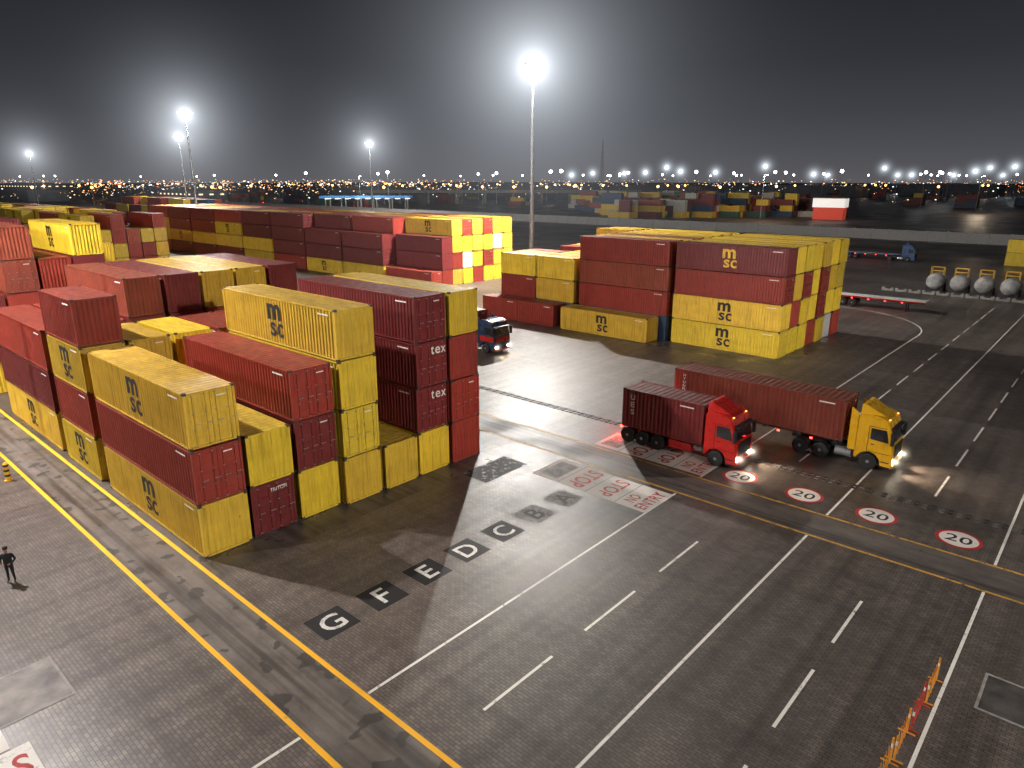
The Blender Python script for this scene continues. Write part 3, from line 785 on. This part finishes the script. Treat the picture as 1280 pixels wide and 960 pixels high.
def trailer(x, y, L, label, deck=None, axles=None, legs=False, sidered=True):
    r = ob('semi_trailer', None, None, (x, y, 0), label=label, category='trailer')
    m = MB()
    for sy in (-1, 1):
        a, b = sorted((sy * .42, sy * .56)); m.box((-L, a, 1.12), (-.2, b, 1.4))
    for q in range(6): m.box((-L + q * (L - .6) / 5, -1.2, 1.25), (-L + q * (L - .6) / 5 + .2, 1.2, 1.415))
    m.box((-L, -1.15, .5), (-L + .08, 1.15, .62)); m.box((-L + .08, -1.0, .62), (-L + .16, -.9, 1.2)); m.box((-L + .08, .9, .62), (-L + .16, 1.0, 1.2))
    mesh_ob('chassis', m, [M_DARK], r)
    if deck:
        d = MB(); d.box((-L, -1.24, 1.42), (0, 1.24, 1.52)); d.box((-L, -1.26, 1.3), (0, -1.243, 1.5), 1); d.box((-L, 1.243, 1.3), (0, 1.26, 1.5), 1); mesh_ob('deck', d, deck, r)
    for ax in axles:
        for sy in (-1, 1): wheel(r, ax, sy * 1.06, True)
    if legs:
        for sy in (-1, 1):
            l = MB(); l.box((-2.4, sy * .7 - .07, .15), (-2.26, sy * .7 + .07, 1.2)); l.box((-2.5, sy * .7 - .14, .05), (-2.16, sy * .7 + .14, .15)); mesh_ob('landing_leg', l, [M_DARK], r)
    for k in range(5):
        for sy in (-1, 1):
            sl = MB(); sl.box((-L + 1.5 + k * 2.2, sy * 1.21 - .02, 1.17), (-L + 1.66 + k * 2.2, sy * 1.21 + .02, 1.25)); mesh_ob('marker_lamp', sl, [M_TAIL], r)
    tail_glow(r, -L)
    return r

P_RED = mat_paint('truck_red_paint', (.58, .02, .015), .3, .3)
P_YEL = mat_paint('truck_yellow_paint', (.78, .42, .015), .3, .3)
P_BLU = mat_paint('truck_blue_paint', (.02, .06, .16), .3, .3)
P_NAV = mat_paint('truck_navy_paint', (.02, .04, .09), .3, .3)
P_DRD = mat_paint('truck_dark_red_paint', (.4, .015, .015), .35, .5)
t1 = tractor(-16.4, 40.55, P_RED, [-1.35, -5.6, -6.8, -7.95], -8.5, 'bright red cabover truck carrying dark red box, headlights lit', tank=True, rear_fairing=False)
tail_glow(t1, -8.52)
container(-18.75, 40.55 - W2, 1.1, 6.06, 'D', 'ues', False, 'carried on the red truck', 1.2)
tractor(-9.0, 46.6, P_YEL, [-1.35, -4.3, -5.6], -6.4, 'yellow cabover tractor unit with headlights lit on road')
trailer(-11.9, 46.6, 12.4, 'black skeletal container trailer coupled behind yellow tractor', axles=[-8.4, -9.7, -11.0])
container(-12.0, 46.6 - W2, 1.42, 12.19, 'O', 'hyundai', False, 'on the trailer of the yellow truck', .7)
tractor(-48.4, 52.6, P_NAV, [-1.35, -5.0], -6.2, 'dark blue and red cabover truck emerging beside the stack', stripe=P_DRD, spoiler=False)
trailer(-51.6, 52.6, 12.4, 'black skeletal trailer behind the red and blue truck', axles=[-8.4, -9.7, -11.0])
container(-51.7, 52.6 - W2, 1.42, 12.19, 'D', None, False, 'loaded on a trailer by the stack')
trailer(-20.5, 109, 13.2, 'empty white flatbed trailer with red edges parked on yard', deck=[mat_simple('white_deck', (.5, .5, .48), .6), P_DRD], axles=[-9.4, -10.7, -12], legs=True)
tractor(-37, 177, P_BLU, [-1.35, -5.0], -6.2, 'blue cabover truck parked with an empty trailer', lights=False)
trailer(-40, 177, 13.2, 'empty flat trailer behind a blue truck', deck=[M_CONC, P_BLU], axles=[-9.4, -10.7, -12])

# ------------------------------------------------------------------ storage tanks with yellow frames
tk = MB(); tk.lathe([(-1.9, .2), (-1.85, .7), (-1.7, 1.05), (-1.45, 1.25), (1.45, 1.25), (1.7, 1.05), (1.85, .7), (1.9, .2)], 'Y', (0, 0, 1.75), 28)
for yy in (-1.0, 0, 1.0): tk.lathe([(yy - .05, 1.27), (yy + .05, 1.27)], 'Y', (0, 0, 1.75), 28, 1)
TK = tk.mesh('vessel', [mat_simple('grey_tank', (.26, .26, .255), .5, var=.45, nscale=1.2), M_STEEL], smooth=True)
cr = MB()
for yy in (-1.1, 1.0): cr.box((-1.3, yy, 0), (1.3, yy + .15, .75)); cr.box((-1.3, yy, .75), (-.95, yy + .15, 1.2)); cr.box((.95, yy, .75), (1.3, yy + .15, 1.2))
cr.box((-.1, -.95, .1), (.1, 1.0, .3))
CR = cr.mesh('cradle', [M_DARK])
fr_ = MB()
for xx in (-.9, .9):
    for yy in (-.5, .5): fr_.box((xx - .04, yy - .04, 2.5), (xx + .04, yy + .04, 4.0))
for yy in (-.5, .5):
    for z in (3.3, 3.92): fr_.box((-.86, yy - .035, z), (.86, yy + .035, z + .07))
for xx in (-.9, .9): fr_.box((xx - .035, -.46, 3.92), (xx + .035, .46, 3.99))
FR = fr_.mesh('handrail', [mat_simple('safety_yellow', (.55, .32, .03), .5)])
for i in range(6):
    r = ob('storage_tank', None, None, (-24 + i * 3.4, 132, 0), label='grey horizontal cylindrical tank with yellow access frame', category='tank', group='row of grey tanks')
    ob('vessel', TK, r); ob('cradle', CR, r); ob('handrail', FR, r)
blk = MB(); blk.prism([(-.9, 0), (.9, 0), (.9, .55), (.5, .55), (.4, .3), (-.4, .3), (-.5, .55), (-.9, .55)], -.3, .3)
BLK = blk.mesh('concrete_barrier', [M_CONC], bevel=.03)
for i in range(16):
    ob('concrete_barrier', BLK, None, (-30 + i * 2.0, 127.5, 0), label='low notched concrete barrier block on the yard', category='barrier', group='row of low concrete blocks')
container(-15, 182, 0, 6.06, 'Y', None, False, 'standing alone near the tanks')
container(-15, 182, 2.792, 6.06, 'Y', None, False, 'stacked near the tanks')

# ------------------------------------------------------------------ expanding barrier
M_BY = mat_simple('barrier_yellow', (.7, .28, .02), .5); M_BR = mat_simple('barrier_red', (.5, .04, .02), .5)
for s in range(4):
    y0 = 19.45 + s * 1.75; x0 = -2.83 + s * .08
    r = ob('folding_barrier', None, None, (x0, y0, 0), label=('red' if s == 2 else 'yellow') + ' folding lattice safety barrier standing on paving', category='barrier', group='folding safety barriers')
    mt = M_BR if s == 2 else M_BY
    for yy in (0, 1.55):
        p = MB(); p.cyl((0, yy, .06), (0, yy, 1.0), .032, seg=10); p.cyl((-.26, yy, .05), (.26, yy, .05), .025, seg=8); p.cyl((0, yy, .62), (0, yy, .78), .036, seg=10, mi=1)
        mesh_ob('post', p, [mt, M_WHITEL], r)
    l = MB()
    for k in range(5):
        a = .08 + k * .29
        l.cyl((.04, a, .25), (.04, a + .26, .88), .012, seg=6); l.cyl((-.04, a + .26, .25), (-.04, a, .88), .012, seg=6)
    mesh_ob('lattice', l, [mt], r)

# ------------------------------------------------------------------ person
def skin_obj(name, verts, edges, radii, mats, root=0, sub=2):
    me = bpy.data.meshes.new(name); me.from_pydata(verts, edges, [])
    o = bpy.data.objects.new('tmp', me); COL.objects.link(o)
    sk = o.modifiers.new('s', 'SKIN'); ss = o.modifiers.new('u', 'SUBSURF'); ss.levels = sub; ss.render_levels = sub
    for i, r in enumerate(radii):
        d = me.skin_vertices[0].data[i]; d.radius = (r, r) if not isinstance(r, tuple) else r
        d.use_root = (i == root)
    dg = bpy.context.evaluated_depsgraph_get(); dg.update()
    m2 = bpy.data.meshes.new_from_object(o.evaluated_get(dg)); m2.name = name
    bpy.data.objects.remove(o)
    for m in mats: m2.materials.append(m)
    m2.polygons.foreach_set('use_smooth', [True] * len(m2.polygons))
    return m2
V = [(0, 0, .95), (0, 0, 1.15), (0, .01, 1.36), (0, .02, 1.48), (0, .0, 1.56), (0, -.02, 1.66), (0, -.01, 1.74)]
E = [(0, 1), (1, 2), (2, 3), (3, 4), (4, 5), (5, 6)]
Rr = [(.16, .12), (.15, .11), (.17, .12), .06, .065, (.085, .1), .06]
for sx in (-1, 1):
    b = len(V)
    V += [(sx * .1, 0, .88), (sx * .12, -.03 * sx, .5), (sx * .13, .02, .1), (sx * .14, -.13, .04)]
    E += [(0, b), (b, b + 1), (b + 1, b + 2), (b + 2, b + 3)]; Rr += [.1, .065, .045, .04]
    b = len(V)
    V += [(sx * .2, .02, 1.4), (sx * .3, .04, 1.15), (sx * .2, -.14, 1.02), (sx * .15, -.19, 1.0)]
    E += [(2, b), (b, b + 1), (b + 1, b + 2), (b + 2, b + 3)]; Rr += [.06, .05, .036, (.04, .022)]
    h = len(V) - 1
    for k in range(4):
        b = len(V); V += [(sx * (.13 - .004 * k), -.205, 1.03 - .022 * k), (sx * (.085 - .004 * k), -.215, 1.025 - .022 * k), (sx * .055, -.2, 1.02 - .022 * k)]
        E += [(h, b), (b, b + 1), (b + 1, b + 2)]; Rr += [.01, .009, .008]
    b = len(V); V += [(sx * .14, -.18, 1.05), (sx * .11, -.19, 1.075)]; E += [(h, b), (b, b + 1)]; Rr += [.012, .01]
M_SKIN = mat_simple('skin', (.35, .19, .12), .6, var=.05); M_CLOTH = mat_simple('black_clothes', (.02, .02, .024), .8); M_SHOE = mat_simple('dark_boots', (.012, .012, .012), .5)
pm = skin_obj('person', V, E, Rr, [M_SKIN, M_CLOTH, M_SHOE])
for p in pm.polygons:
    c = p.center
    p.material_index = 2 if c.z < .12 else (0 if (c.z > 1.47 or (c.y < -.15 and abs(c.x) < .17 and .9 < c.z < 1.15)) else 1)
per = ob('person', pm, None, (-35.6, 5.5, 0), (0, 0, math.radians(55)), label='person in dark clothes standing with hands held together', category='person')
hb = MB(); hb.lathe([(-.02, .1), (.04, .108), (.09, .085), (.12, .03)], 'Z', (0, .005, 1.7), 16); mesh_ob('hair', hb, [mat_simple('dark_hair', (.02, .015, .012), .7)], per, smooth=True)
fm = MB(); fm.face([(-.03, -.118, 1.62), (.03, -.118, 1.62), (.0, -.15, 1.61), ]); fm.box((-.045, -.117, 1.655), (-.02, -.112, 1.667), 1); fm.box((.02, -.117, 1.655), (.045, -.112, 1.667), 1)
mesh_ob('face', fm, [M_SKIN, M_SHOE], per)

# ------------------------------------------------------------------ world
w = bpy.data.worlds.new('World'); S.world = w; w.use_nodes = True; nt = w.node_tree
bg = nt.nodes['Background']; tc = N(nt, 'ShaderNodeTexCoord'); sp = N(nt, 'ShaderNodeSeparateXYZ'); nt.links.new(tc.outputs['Generated'], sp.inputs[0])
c = ramp(nt, sp.outputs['Z'], [(0.0, (.100, .098, .106)), (.04, (.072, .074, .084)), (.08, (.050, .053, .063)), (.14, (.031, .033, .040)), (.22, (.019, .020, .0245)), (.45, (.011, .0115, .014))])
nt.links.new(c, bg.inputs[0]); bg.inputs[1].default_value = 1.0

# ------------------------------------------------------------------ camera
cd = bpy.data.cameras.new('camera'); cam = bpy.data.objects.new('camera', cd); COL.objects.link(cam)
cam.location = (0, 0, 17.65); cam.rotation_euler = (math.radians(90 - 16.43), 0, math.radians(41.8))
cd.sensor_width = 36; cd.lens = 865 / 1280 * 36; cd.clip_end = 9000; cd.clip_start = .1
S.camera = cam
